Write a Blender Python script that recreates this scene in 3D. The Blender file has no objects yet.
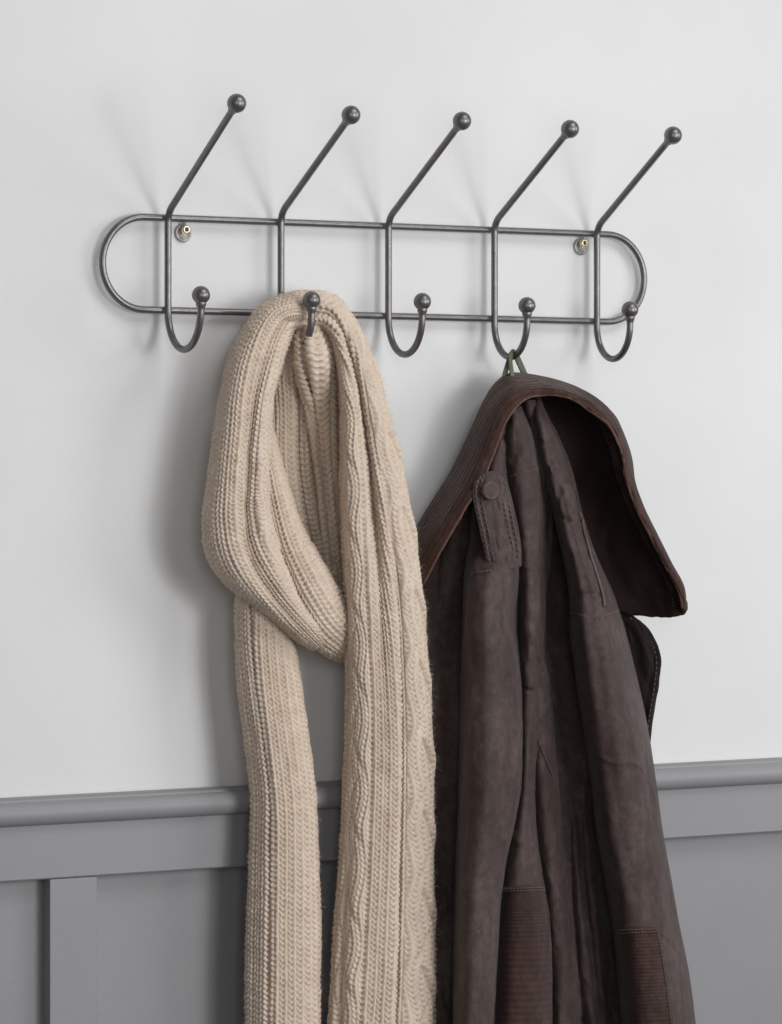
import bpy, math, random
import numpy as np
from mathutils import Vector
random.seed(4); RNG = np.random.default_rng(4)
sc = bpy.context.scene
C = sc.collection

# ------------------------------------------------------------------ camera
A = math.radians(30.0)                 # the wall is seen 30 degrees off square
F = 3500.0                             # focal length in pixels of a 782 px wide picture
CX, CY = 391.0, 462.0                  # level camera, lens shifted down
SC = 917.0                             # pixels per metre at the wall
Z0 = F / SC
DIR = np.array([math.sin(A), math.cos(A), 0.0])
RGT = np.array([math.cos(A), -math.sin(A), 0.0])
CAM = -DIR * Z0
cam = bpy.data.cameras.new('camera'); co = bpy.data.objects.new('camera', cam); C.objects.link(co)
co.location = CAM; co.rotation_euler = (math.radians(90), 0, -A)
cam.sensor_fit = 'HORIZONTAL'; cam.sensor_width = 36; cam.lens = F / 782 * 36
cam.shift_y = -(512 - CY) / 782; cam.clip_end = 60; cam.clip_start = 0.1
sc.camera = co

# ------------------------------------------------------------------ light
w = bpy.data.worlds.new('World'); sc.world = w; w.use_nodes = True
bg = w.node_tree.nodes['Background']; bg.inputs[0].default_value = (1.0, 0.955, 0.94, 1); bg.inputs[1].default_value = 0.13
def area(name, loc, target, sx, sy, power, col):
    l = bpy.data.lights.new(name, 'AREA'); l.shape = 'RECTANGLE'; l.size = sx; l.size_y = sy; l.energy = power; l.color = col
    o = bpy.data.objects.new(name, l); C.objects.link(o); o.location = loc
    o.rotation_euler = (Vector(target) - Vector(loc)).to_track_quat('-Z', 'Y').to_euler()
    return o
area('window_light', (0.95, -3.9, 0.10), (0, 0, 0.0), 1.7, 1.5, 52, (0.985, 0.99, 1.0))
area('window_core_light', (0.98, -3.7, 0.15), (0, 0, 0.0), 0.45, 0.6, 14, (1.0, 0.99, 0.98))
area('side_window_light', (3.3, -2.7, 0.45), (0, 0, 0.0), 1.5, 1.8, 48, (0.985, 0.99, 1.0))
area('far_room_light', (-1.7, -3.6, 0.4), (0, 0, -0.2), 1.2, 1.6, 20, (0.98, 0.99, 1.0))
area('room_light', (0.9, -2.4, 2.6), (0, 0, -0.1), 2.2, 1.6, 50, (0.985, 0.99, 1.0))
sc.view_settings.view_transform = 'Standard'; sc.view_settings.look = 'None'
sc.view_settings.exposure = -0.05; sc.view_settings.gamma = 1.0

# ------------------------------------------------------------------ helpers
def P(px, py, d):
    """point seen at pixel px,py standing d metres out from the wall"""
    px = np.asarray(px, float); py = np.asarray(py, float); d = np.asarray(d, float)
    r = DIR + ((px - CX) / F)[..., None] * RGT + ((CY - py) / F)[..., None] * np.array([0, 0, 1.0])
    t = (-d - CAM[1]) / r[..., 1]
    return CAM + r * t[..., None]
def PX(px, py, X):
    """point seen at pixel px,py in the upright plane across the wall at X"""
    r = DIR + (px - CX) / F * RGT + (CY - py) / F * np.array([0, 0, 1.0])
    return CAM + r * ((X - CAM[0]) / r[0])

def tag(o, label=None, cat=None, group=None, kind=None):
    if label: o['label'] = label
    if cat: o['category'] = cat
    if group: o['group'] = group
    if kind: o['kind'] = kind
    return o
def empty(name, loc):
    o = bpy.data.objects.new(name, None); C.objects.link(o); o.location = loc; o.empty_display_size = 0.05
    return o

def herm(k, x):
    """smooth curve through key rows; first column is the parameter"""
    k = np.asarray(k, float); t = k[:, 0]; v = k[:, 1:]; n = len(t)
    x = np.clip(x, t[0], t[-1])
    s = (v[1:] - v[:-1]) / (t[1:] - t[:-1])[:, None]
    m = np.empty_like(v); m[0] = s[0]; m[-1] = s[-1]
    for i in range(1, n - 1):
        h0 = t[i] - t[i-1]; h1 = t[i+1] - t[i]
        m[i] = (s[i-1] * h1 + s[i] * h0) / (h0 + h1)
    i = np.clip(np.searchsorted(t, x, side='right') - 1, 0, n - 2)
    h = (t[i+1] - t[i]); q = ((x - t[i]) / h)[:, None]; h = h[:, None]
    return (2*q**3-3*q**2+1)*v[i] + (q**3-2*q**2+q)*h*m[i] + (-2*q**3+3*q**2)*v[i+1] + (q**3-q**2)*h*m[i+1]

def vnoise(x, y, seed=0):
    """smooth value noise for numpy arrays"""
    xi = np.floor(x).astype(int); yi = np.floor(y).astype(int); xf = x - xi; yf = y - yi
    def h(a, b):
        n = (a * 374761393 + b * 668265263 + seed * 982451653) & 0xffffffff
        n = ((n ^ (n >> 13)) * 1274126177) & 0xffffffff
        return ((n ^ (n >> 16)) & 0xffff) / 65535.0
    u = xf*xf*(3-2*xf); v = yf*yf*(3-2*yf)
    return (h(xi, yi)*(1-u)+h(xi+1, yi)*u)*(1-v) + (h(xi, yi+1)*(1-u)+h(xi+1, yi+1)*u)*v - 0.5

class MB:
    """collects grids and faces into one mesh"""
    def __init__(s): s.v = []; s.f = []; s.uv = []; s.n = 0; s.mi = []
    def add(s, verts, faces, uv=None, mi=0):
        verts = np.asarray(verts, float).reshape(-1, 3)
        s.v.append(verts); s.uv.append(np.zeros((len(verts), 2)) if uv is None else np.asarray(uv, float).reshape(-1, 2))
        for f in faces:
            f = np.asarray(f); s.f.append(f + s.n); s.mi.append(np.full(len(f), mi))
        s.n += len(verts)
    def grid(s, pts, closed=False, uv=None, caps=False, mi=0):
        nv, nu = pts.shape[:2]
        idx = np.arange(nv * nu).reshape(nv, nu)
        if closed: idx = np.hstack([idx, idx[:, :1]])
        q = np.stack([idx[:-1, :-1], idx[:-1, 1:], idx[1:, 1:], idx[1:, :-1]], -1).reshape(-1, 4)
        s.add(pts, [q], uv, mi)
        if caps and closed:
            for row, fl in ((0, 1), (nv - 1, 0)):
                ring = pts[row]; c = ring.mean(0)
                ring2 = np.vstack([ring, c]); k = len(ring); a = np.arange(k); b = (a + 1) % k
                tri = np.stack([b, a, np.full(k, k)] if fl else [a, b, np.full(k, k)], -1)
                s.add(ring2, [tri], None, mi)
    def build(s, name, mats, parent=None, smooth=True):
        v = np.vstack(s.v); uv = np.vstack(s.uv)
        loops = np.concatenate([f.reshape(-1) for f in s.f]); cnt = np.concatenate([np.full(len(f), f.shape[1]) for f in s.f])
        me = bpy.data.meshes.new(name); me.vertices.add(len(v)); me.vertices.foreach_set('co', v.reshape(-1).astype(np.float32))
        me.loops.add(len(loops)); me.loops.foreach_set('vertex_index', loops.astype(np.int32))
        me.polygons.add(len(cnt)); st = np.concatenate([[0], np.cumsum(cnt)[:-1]])
        me.polygons.foreach_set('loop_start', st.astype(np.int32)); me.polygons.foreach_set('loop_total', cnt.astype(np.int32))
        me.polygons.foreach_set('material_index', np.concatenate(s.mi).astype(np.int32))
        me.update(calc_edges=True)
        me.polygons.foreach_set('use_smooth', np.full(len(cnt), smooth))
        l = me.uv_layers.new(name='UVMap'); l.data.foreach_set('uv', uv[loops].reshape(-1).astype(np.float32))
        me.validate()
        for m in (mats if isinstance(mats, (list, tuple)) else [mats]): me.materials.append(m)
        o = bpy.data.objects.new(name, me); C.objects.link(o)
        if parent:
            o.parent = parent
            q = parent; off = Vector((0, 0, 0))
            while q: off += q.location; q = q.parent
            o.location = (0, 0, 0); 
            me.vertices.foreach_set('co', (v - np.array(off)).reshape(-1).astype(np.float32))
            me.update()
        return o

def normals(p, closed):
    if closed: du = np.roll(p, -1, 1) - np.roll(p, 1, 1)
    else: du = np.gradient(p, axis=1)
    dv = np.gradient(p, axis=0)
    n = np.cross(dv, du); n /= np.linalg.norm(n, axis=-1, keepdims=True) + 1e-12
    return n

def tube(mb, pts, r, seg=16, caps=True, mi=0):
    pts = np.asarray(pts, float); n = len(pts); r = np.broadcast_to(np.asarray(r, float), (n,))
    t = np.gradient(pts, axis=0); t /= np.linalg.norm(t, axis=1, keepdims=True)
    ref = np.array([0, 0, 1.0]) if abs(t[0][2]) < 0.9 else np.array([1.0, 0, 0])
    u = np.cross(t[0], ref); u /= np.linalg.norm(u); rows = []
    for i in range(n):
        u = u - t[i] * u.dot(t[i]); u /= np.linalg.norm(u); b = np.cross(t[i], u)
        a = np.linspace(0, 2*math.pi, seg, endpoint=False)
        rows.append(pts[i] + r[i] * (np.cos(a)[:, None] * u + np.sin(a)[:, None] * b))
    mb.grid(np.array(rows), closed=True, caps=caps, mi=mi)
def ball(mb, c, r, n=28, squash=1.0):
    th = np.linspace(0.001, math.pi - 0.001, n); ph = np.linspace(0, 2*math.pi, 2*n, endpoint=False)
    T, Q = np.meshgrid(th, ph, indexing='ij')
    mb.grid(np.stack([c[0]+r*np.sin(T)*np.cos(Q), c[1]+r*np.sin(T)*np.sin(Q), c[2]+r*np.cos(T)*squash], -1), closed=True)
def densify(pts, step=0.0015):
    pts = np.asarray(pts, float); d = np.r_[0, np.cumsum(np.linalg.norm(np.diff(pts, axis=0), axis=1))]
    x = np.linspace(0, d[-1], max(8, int(d[-1] / step)))
    return herm(np.column_stack([d, pts]), x)

# strip of cloth with a soft closed cross-section. key = (v, Lx, Ly, Rx, Ry, back depth, thickness)
def strand(keys, step=1.0, folds=(), p=2.4, wales=None, rowpx=5.6, nb=14, noise=0.0, nseed=1, back=0.12, disp=None, stepu=None, vs=None):
    keys = [list(k) for k in keys]
    k = np.asarray(keys, float)
    mid = np.column_stack([(k[:, 1]+k[:, 3])/2, (k[:, 2]+k[:, 4])/2])
    if wales:                                                     # leave room for the stitches' own height
        dv_ = k[:, 3:5] - k[:, 1:3]; dv_ /= np.linalg.norm(dv_, axis=1, keepdims=True); k[:, 1:3] += 2.2 * dv_; k[:, 3:5] -= 2.2 * dv_
    L = np.r_[0, np.cumsum(np.maximum(np.linalg.norm(np.diff(k[:, 1:3], axis=0), axis=1), np.linalg.norm(np.diff(mid, axis=0), axis=1)))]
    kv = k.copy(); kv[:, 0] = L
    nv = max(6, int(L[-1] / step)); x = np.linspace(0, L[-1], nv); r = herm(kv, x)
    vpar = np.interp(x, L, k[:, 0])
    wid = np.hypot(r[:, 2]-r[:, 0], r[:, 3]-r[:, 1]).max()
    nu = max(10, int((wid * 1.15 + 20) / (stepu or step)))
    th = np.linspace(0, math.pi, 160)
    c0 = (1 - np.sign(np.cos(th)) * np.abs(np.cos(th)) ** (2/p)) / 2; pr0 = np.abs(np.sin(th)) ** (2/p)
    rows = np.empty((nv, nu + nb, 3)); us = np.zeros((nv, nu + nb)); vsn = np.zeros((nv, nu + nb)); front = np.zeros((nv, nu + nb))
    fr = [(herm(np.asarray(f['k'], float), vpar)) for f in folds]     # per row: c, w, a
    vm = 0.0
    for j in range(nv):
        Lx, Ly, Rx, Ry, d0, h = r[j]
        # denser c samples in the middle as well
        d = d0 + h * pr0
        for q in fr:
            d = d + q[j, 2] * np.exp(-((c0 - q[j, 0]) / max(q[j, 1], 1e-3)) ** 2) * np.minimum(1, pr0 * 1.6)
        px = Lx + (Rx - Lx) * c0; py = Ly + (Ry - Ly) * c0
        s = np.r_[0, np.cumsum(np.hypot(np.hypot(np.diff(px), np.diff(py)) / SC, np.diff(d)))]
        q = np.linspace(0, s[-1], nu)
        cc = np.interp(q, s, c0); dd = np.interp(q, s, d)
        if noise:
            dd = dd + noise * (vnoise(cc * wid / 16 + nseed * 7.3, np.full(nu, x[j] / 55), nseed) + 0.5 * vnoise(cc * wid / 8, np.full(nu, x[j] / 22) + cc * 2, nseed + 5)) * np.sin(np.pi * q / s[-1]) ** 0.5
        # back
        tb = np.linspace(0, math.pi, nb + 2)[1:-1]
        cb = (1 + np.cos(tb)) / 2; db = d0 - back * h * np.sin(tb)
        C_ = np.r_[cc, cb]; D_ = np.maximum(np.r_[dd, db], 0.004)
        rows[j] = P(Lx + (Rx - Lx) * C_, Ly + (Ry - Ly) * C_, D_)
        us[j, :nu] = q / s[-1]; us[j, nu:] = 1.0; vsn[j] = x[j]; front[j, :nu] = np.minimum(1, np.minimum(np.arange(nu), np.arange(nu)[::-1]) / 3.0)
    n = normals(rows, True)
    if n[:, :nu, 1].mean() > 0: n = -n
    if wales:
        h = wales(us * 1.0, vsn / rowpx)
        rows = rows + n * (h * front)[..., None]
    if disp: rows = rows + n * (disp(us, vsn) * front * np.sin(np.pi * np.clip(us, 0, 1)) ** 1.2)[..., None]
    uv = np.stack([us * wid / SC, vsn / SC], -1)
    return rows, uv, n, front

def sheet(keys, th=0.002, nu=60, step=1.5, noise=0.0, nseed=1, round_edge=True):
    """thin cloth through rows of control points (px,py,depth); offset into a closed shell"""
    k = np.asarray(keys, float)                                  # K x M x 3
    K, M = k.shape[:2]
    L = np.r_[0, np.cumsum(np.linalg.norm(np.diff(k[:, :, :2], axis=0), axis=2).max(1))]
    nv = max(8, int(L[-1] / step)); x = np.linspace(0, L[-1], nv)
    r = herm(np.column_stack([L, k.reshape(K, -1)]), x).reshape(nv, M, 3)
    u = np.linspace(0, 1, nu)
    g = np.stack([herm(np.column_stack([np.linspace(0, 1, M), r[j]]), u) for j in range(nv)])
    if noise:
        U, V = np.meshgrid(u * 6, x / 30)
        g[..., 2] += noise * (vnoise(U, V, nseed) + 0.5 * vnoise(U * 2.3, V * 2.3, nseed + 1))
    p = P(g[..., 0], g[..., 1], g[..., 2])
    n = normals(p, False)
    if n[..., 1].mean() > 0: n = -n
    su = np.r_[0, np.cumsum(np.linalg.norm(np.diff(p[nv//2], axis=0), axis=1))]
    uv = np.stack(np.meshgrid(su, x / SC), -1)
    e = th / 2
    edge = np.minimum(1, np.minimum(np.arange(nu), np.arange(nu)[::-1])[None, :, None] * 0.5 + 0.35) if round_edge else 1
    a = p + n * e * edge; b = p - n * e * edge
    ring = np.concatenate([a, b[:, ::-1]], 1)
    return ring, np.concatenate([uv, uv[:, ::-1]], 1), p, n

# ------------------------------------------------------------------ materials
def mat(name):
    m = bpy.data.materials.new(name); m.use_nodes = True
    return m, m.node_tree.nodes, m.node_tree.links, m.node_tree.nodes['Principled BSDF']
def noise_node(N, L, scale, detail=4, rough=0.5, coord='Object', stretch=None):
    tc = N.new('ShaderNodeTexCoord'); t = N.new('ShaderNodeTexNoise'); t.inputs['Scale'].default_value = scale
    t.inputs['Detail'].default_value = detail; t.inputs['Roughness'].default_value = rough
    if stretch:
        mp = N.new('ShaderNodeMapping'); mp.inputs['Scale'].default_value = stretch
        L.new(tc.outputs[coord], mp.inputs[0]); L.new(mp.outputs[0], t.inputs[0])
    else: L.new(tc.outputs[coord], t.inputs[0])
    return t
def ramp(N, L, src, stops):
    r = N.new('ShaderNodeValToRGB'); e = r.color_ramp.elements
    while len(e) < len(stops): e.new(0.5)
    for q, (pos, c) in zip(e, stops): q.position = pos; q.color = (*c, 1)
    L.new(src, r.inputs[0]); return r
def bump(N, L, srcs, bsdf):
    prev = None
    for s, strength, dist in srcs:
        b = N.new('ShaderNodeBump'); b.inputs['Strength'].default_value = strength; b.inputs['Distance'].default_value = dist
        L.new(s, b.inputs['Height'])
        if prev: L.new(prev.outputs[0], b.inputs['Normal'])
        prev = b
    L.new(prev.outputs[0], bsdf.inputs['Normal'])

def paint(name, col, rough, var=0.04, brush=False):
    m, N, L, b = mat(name); b.inputs['Roughness'].default_value = rough
    n = noise_node(N, L, 3.0, 3); c = np.array(col)
    r = ramp(N, L, n.outputs[0], [(0.3, tuple(c*(1-var))), (0.7, tuple(np.minimum(1, c*(1+var))))])
    L.new(r.outputs[0], b.inputs['Base Color'])
    n2 = noise_node(N, L, 260, 3, 0.6); n3 = noise_node(N, L, 9, 3, 0.5); sr = [(n2.outputs[0], 0.2, 0.0008), (n3.outputs[0], 0.25, 0.004)]
    if brush:
        n4 = noise_node(N, L, 420, 3, 0.6, stretch=(0.02, 1, 1)); n5 = noise_node(N, L, 60, 4, 0.6, stretch=(0.25, 1, 1)); sr += [(n4.outputs[0], 0.06, 0.0006), (n5.outputs[0], 0.12, 0.001)]
    bump(N, L, sr, b)
    return m
M_wall = paint('white_wall_paint', (0.71, 0.712, 0.714), 0.8)
M_grey = paint('grey_woodwork_paint', (0.255, 0.252, 0.262), 0.5, 0.05, brush=True)

m, N, L, b = mat('pewter_iron'); M_iron = m
b.inputs['Metallic'].default_value = 0.75; b.inputs['Roughness'].default_value = 0.34
n = noise_node(N, L, 120, 5, 0.65); r = ramp(N, L, n.outputs[0], [(0.25, (0.155, 0.147, 0.147)), (0.55, (0.19, 0.181, 0.181)), (0.85, (0.23, 0.22, 0.22))])
L.new(r.outputs[0], b.inputs['Base Color'])
n2 = noise_node(N, L, 420, 4, 0.6); bump(N, L, [(n2.outputs[0], 0.3, 0.0006)], b)
m, N, L, b = mat('brass_screw'); M_brass = m
b.inputs['Metallic'].default_value = 0.9; b.inputs['Roughness'].default_value = 0.3; b.inputs['Base Color'].default_value = (0.75, 0.68, 0.48, 1)
m, N, L, b = mat('dark_slot'); M_slot = m
b.inputs['Roughness'].default_value = 0.6; b.inputs['Base Color'].default_value = (0.03, 0.027, 0.02, 1)

m, N, L, b = mat('oatmeal_wool'); M_wool = m
b.inputs['Roughness'].default_value = 0.95; b.inputs['Sheen Weight'].default_value = 0.12; b.inputs['Sheen Roughness'].default_value = 0.5
b.inputs['Sheen Tint'].default_value = (1, 0.93, 0.85, 1); b.inputs['Specular IOR Level'].default_value = 0.15
n = noise_node(N, L, 55, 6, 0.7); r = ramp(N, L, n.outputs[0], [(0.25, (0.60, 0.49, 0.395)), (0.5, (0.665, 0.555, 0.455)), (0.75, (0.72, 0.615, 0.515))])
L.new(r.outputs[0], b.inputs['Base Color'])
n2 = noise_node(N, L, 900, 4, 0.7); bump(N, L, [(n2.outputs[0], 0.55, 0.0012)], b)

def cloth(name, cols, cord=None, rough=0.78, fz=0.3, sheen=0.12, scuff=False):
    m, N, L, b = mat(name)
    b.inputs['Roughness'].default_value = rough; b.inputs['Sheen Weight'].default_value = sheen; b.inputs['Sheen Roughness'].default_value = 0.4
    b.inputs['Specular IOR Level'].default_value = 0.08 if cord or 'collar' in name else 0.22
    n = noise_node(N, L, 14, 6, 0.65, stretch=(1.6, 1.6, 0.6)); n1 = noise_node(N, L, 90, 5, 0.7)
    mx = N.new('ShaderNodeMath'); mx.operation = 'MULTIPLY_ADD'; mx.inputs[1].default_value = 0.45; L.new(n1.outputs[0], mx.inputs[0]); 
    ms = N.new('ShaderNodeMath'); ms.operation = 'MULTIPLY'; ms.inputs[1].default_value = 0.62; L.new(n.outputs[0], ms.inputs[0]); L.new(ms.outputs[0], mx.inputs[2])
    r = ramp(N, L, mx.outputs[0], [(0.29, cols[0]), (0.53, cols[1]), (0.82, cols[2])])
    L.new(r.outputs[0], b.inputs['Base Color'])
    if scuff:
        sp = noise_node(N, L, 230, 2, 0.5, stretch=(1.0, 1.0, 0.7)); sr_ = ramp(N, L, sp.outputs[0], [(0.735, (0, 0, 0)), (0.765, (1, 1, 1))])
        big = noise_node(N, L, 9, 2, 0.5); br_ = ramp(N, L, big.outputs[0], [(0.50, (0, 0, 0)), (0.62, (1, 1, 1))])
        mm = N.new('ShaderNodeMath'); mm.operation = 'MULTIPLY'; L.new(sr_.outputs[0], mm.inputs[0]); L.new(br_.outputs[0], mm.inputs[1])
        mz = N.new('ShaderNodeMath'); mz.operation = 'MULTIPLY'; mz.inputs[1].default_value = 0.5; L.new(mm.outputs[0], mz.inputs[0])
        mi_ = N.new('ShaderNodeMix'); mi_.data_type = 'RGBA'; L.new(mz.outputs[0], mi_.inputs[0]); L.new(r.outputs[0], mi_.inputs[6]); mi_.inputs[7].default_value = (0.30, 0.24, 0.20, 1)
        L.new(mi_.outputs[2], b.inputs['Base Color'])
    n2 = noise_node(N, L, 600, 3, 0.7); n3 = noise_node(N, L, 30, 4, 0.6, stretch=(1.5, 1.5, 0.7))
    sr = [(n2.outputs[0], 0.6, 0.0010), (n3.outputs[0], fz, 0.005)]
    if cord:
        tc = N.new('ShaderNodeTexCoord'); wv = N.new('ShaderNodeTexWave'); wv.wave_type = 'BANDS'
        wv.bands_direction = cord[0]; wv.inputs['Scale'].default_value = cord[1]; wv.inputs['Distortion'].default_value = 0.6
        wv.inputs['Detail'].default_value = 2; wv.inputs['Detail Scale'].default_value = 3
        L.new(tc.outputs['UV'], wv.inputs[0]); sr.append((wv.outputs['Fac'], cord[2], 0.0011))
        mixc = N.new('ShaderNodeMix'); mixc.data_type = 'RGBA'; mixc.blend_type = 'MULTIPLY'; mixc.inputs[0].default_value = cord[3]
        L.new(r.outputs[0], mixc.inputs[6]); L.new(wv.outputs['Color'], mixc.inputs[7]); L.new(mixc.outputs[2], b.inputs['Base Color'])
    bump(N, L, sr, b)
    return m
M_wax = cloth('brown_waxed_cotton', [(0.025, 0.0160, 0.0145), (0.064, 0.0440, 0.0405), (0.145, 0.107, 0.099)], scuff=True, rough=0.62)
M_lin = cloth('dark_brown_lining', [(0.012, 0.0085, 0.008), (0.019, 0.013, 0.0125), (0.03, 0.021, 0.020)], rough=0.85)
M_cord = cloth('brown_corduroy', [(0.034, 0.0175, 0.0140), (0.060, 0.033, 0.0265), (0.13, 0.078, 0.062)], cord=('X', 105, .6, .22), rough=0.95, sheen=0.2, fz=0.45)
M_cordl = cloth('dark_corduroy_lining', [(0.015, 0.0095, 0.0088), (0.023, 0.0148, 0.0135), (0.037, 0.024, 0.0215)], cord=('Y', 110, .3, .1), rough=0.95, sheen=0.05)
M_cordh = cloth('brown_corduroy_patch', [(0.034, 0.0190, 0.0165), (0.056, 0.033, 0.0285), (0.10, 0.064, 0.055)], cord=('Y', 62, .5, .16), rough=0.92, sheen=0.15)
M_edge = cloth('worn_collar_edge', [(0.07, 0.036, 0.028), (0.12, 0.066, 0.052), (0.22, 0.135, 0.105)], rough=0.9, sheen=0.2)
M_seam = cloth('brown_thread', [(0.06, 0.045, 0.042), (0.12, 0.092, 0.086), (0.19, 0.15, 0.14)], rough=0.8)  # thread colour lightened, standing in for the light raised stitches catch
M_btn = cloth('brown_button_metal', [(0.05, 0.035, 0.03), (0.10, 0.07, 0.062), (0.16, 0.12, 0.105)], rough=0.5)
M_green = cloth('green_cotton_tape', [(0.07, 0.09, 0.06), (0.13, 0.155, 0.105), (0.22, 0.25, 0.17)], rough=0.85)

# ------------------------------------------------------------------ wall and panelling
def box(mb, x0, x1, y0, y1, z0, z1, bev=0.0):
    if not bev:
        v = [(x, y, z) for x in (x0, x1) for y in (y0, y1) for z in (z0, z1)]
        mb.add(v, [[(0,1,3,2),(4,6,7,5),(0,4,5,1),(2,3,7,6),(0,2,6,4),(1,5,7,3)]])
mb = MB(); XL, XR = -1.6, 1.7
ZR = float(P(391, 781, 0.02)[2])                                  # top of the rail
box(mb, XL, XR, 0.0, 0.12, ZR - 1.2, 1.3)
wall = mb.build('wall', M_wall, smooth=False); tag(wall, 'plain matt white painted wall above the grey panelling', kind='structure')

pan = empty('wall_panelling', (0, 0, ZR)); tag(pan, 'grey painted wooden wall panelling with a rounded dado rail on top', 'panelling', kind='structure')
def zz(py, d): return float(P(391, py, d)[2])
def extrude(mb, prof):
    prof = np.array(prof); a = np.column_stack([np.full(len(prof), XL), prof]); c = np.column_stack([np.full(len(prof), XR), prof])
    mb.grid(np.stack([a, c]), closed=True, caps=True)
zt = zz(779, 0.016); zb = zz(806.5, 0.038); zf = zz(857, 0.024)
R = (zt - 0.003 - zb) / 2
prof = [(-0.0015, zt)] + [(-0.020, zt)] + [(-0.0225, zt - 0.0015), (-0.0232, zt - 0.004)]
for a in np.linspace(80, -90, 24): prof.append((-0.026 - R * 0.85 * math.cos(math.radians(a)), zb + R + R * math.sin(math.radians(a))))
prof += [(-0.012, zb), (-0.0015, zb)]
mb = MB(); extrude(mb, prof)
o = mb.build('dado_rail', M_grey, pan, smooth=True)
mod = o.modifiers.new('e', 'EDGE_SPLIT'); mod.split_angle = math.radians(38)
mb = MB(); e = 0.0015
extrude(mb, [(-0.001, zb + 0.0005), (-0.024, zb + 0.0005), (-0.024, zf + e), (-0.024 + e, zf), (-0.001, zf)])
mb.build('top_board', M_grey, pan, smooth=False)
mb = MB(); box(mb, XL, XR, -0.004, -0.0005, zf - 0.9, zf + 0.003); mb.build('panel', M_grey, pan, smooth=False)
def xx(px, py, d): return float(P(px, py, d)[0])
for px0, px1 in ((50, 97),):
    xa, xb = xx(px0, 950, 0.0225), xx(px1, 950, 0.0225)
    mb = MB(); y0 = -0.0225; e = 0.0005
    pr = np.array([(xa, -0.003), (xa, y0 + e), (xa + e, y0), (xb - e, y0), (xb, y0 + e), (xb, -0.003)])
    mb.grid(np.stack([np.column_stack([pr, np.full(6, zf - 0.9)]), np.column_stack([pr, np.full(6, zf - 0.0006)])]), closed=True, caps=True)
    mb.build('stile', M_grey, pan, smooth=False)

# ------------------------------------------------------------------ hook rack
RR = 0.0037; DB = 0.0098
rack = empty('hook_rack', P(382, 270, DB)); tag(rack, 'pewter grey wire coat rack with five ball-ended hooks on the white wall', 'coat rack')
tl, tr = P(168, 218, DB), P(597, 234, DB); bl, br = P(168, 310.4, DB), P(597, 321.5, DB)
def along(a, b_, X): return a + (b_ - a) * ((X - a[0]) / (b_[0] - a[0]))
rad = (tl[2] - bl[2]) / 2
Xl = P(102.5, 264, DB)[0] + rad + 0.0; Xr = P(647 - 3, 279, DB)[0] - (tr[2]-br[2])/2
path = []
a0, a1 = along(tl, tr, Xl), along(tl, tr, Xr); b0, b1 = along(bl, br, Xl), along(bl, br, Xr)
for t in np.linspace(0, 1, 40): path.append(a0 + (a1 - a0) * t)
cr = (a1 + b1) / 2; rr = (a1 - b1)[2] / 2
for a in np.linspace(90, -90, 40)[1:-1]: path.append(cr + np.array([rr*math.cos(math.radians(a)), 0, rr*math.sin(math.radians(a))]))
for t in np.linspace(0, 1, 40): path.append(b1 + (b0 - b1) * t)
cl = (a0 + b0) / 2; rl = (a0 - b0)[2] / 2
for a in np.linspace(-90, -270, 40)[1:-1]: path.append(cl + np.array([rl*math.cos(math.radians(a)), 0, rl*math.sin(math.radians(a))]))
path.append(path[0] * 0.999 + path[1] * 0.001)
mb = MB(); tube(mb, path, RR, 16); mb.build('frame', M_iron, rack)
HK = [  # stem x, bend y, ball x,y, tip x,y, bottom of the U y
 (168, 213, 236.7, 103.3, 201, 295, 349.5), (281, 213.5, 351, 115, 311.6, 300, 352), (388.5, 219, 462, 121, 422.3, 301.6, 354.5),
 (494.5, 223, 570, 129, 527, 305.6, 357), (597, 227.5, 673, 135.4, 630, 309.7, 359)]
DS = DB + 0.0065
def make_hook(k):
    sx, by, bx, byy, tx, ty, uy = HK[k]
    s = P(sx, by, DS); X = s[0]
    top = PX(bx, byy, X); tip = PX(tx, ty, X)
    d1 = -tip[1]; zu = float(P((sx + tx) / 2, uy, (DS + d1) / 2)[2])
    rv = (d1 - DS) / 2; pts = []
    u = top - s; Lu = np.linalg.norm(u); u /= Lu
    e = np.array([0, 0, -1.0])
    for t in np.linspace(Lu - 0.004, 0.012, 20): pts.append(s + u * t)
    for q in np.linspace(0, 1, 12)[1:-1]: pts.append((1-q)**2 * (s + u*0.012) + 2*q*(1-q)*s + q*q*(s + e*0.012))
    zc = zu + rv * 1.12
    for z in np.linspace(s[2] - 0.012, zc, 30): pts.append(np.array([X, -DS, z]))
    cyv = -(DS + rv)
    for a in np.linspace(0, 180, 44)[1:]:
        pts.append(np.array([X, cyv + rv * math.cos(math.radians(a)), zc - rv * 1.12 * math.sin(math.radians(a))]))
    for z in np.linspace(zc, tip[2] - 0.004, 8)[1:]: pts.append(np.array([X, tip[1], z]))
    pts = densify(pts, 0.0018); r = np.full(len(pts), RR)
    for end in (0, -1):                                            # little flare where the ball is welded on
        dd = np.linalg.norm(pts - pts[end], axis=1); r = r + 0.0018 * np.clip(1 - (dd - 0.006) / 0.004, 0, 1)
    root = rack
    mb = MB(); tube(mb, pts, r, 16)
    for a_, b_ in ((tl, tr), (bl, br)):                            # weld beads where the hook crosses the bars
        w_ = along(a_, b_, X)
        for sx_ in (-1, 1): ball(mb, np.array([X + sx_ * .0022, -(DB + DS) / 2, w_[2] + RNG.normal(0, .0006)]), .0032, 10)
    h = mb.build('hook', M_iron, root)
    for c in (top, tip):
        mb = MB(); ball(mb, c, 0.0098 if c is top else 0.0094); mb.build('ball_end', M_iron, h)
    return X, top, tip, zu
HOOKS = [make_hook(k) for k in range(5)]
M_steel = M_iron.copy(); M_steel.name = 'dull_steel'; M_steel.node_tree.nodes['Principled BSDF'].inputs['Metallic'].default_value = 0.35
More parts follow.
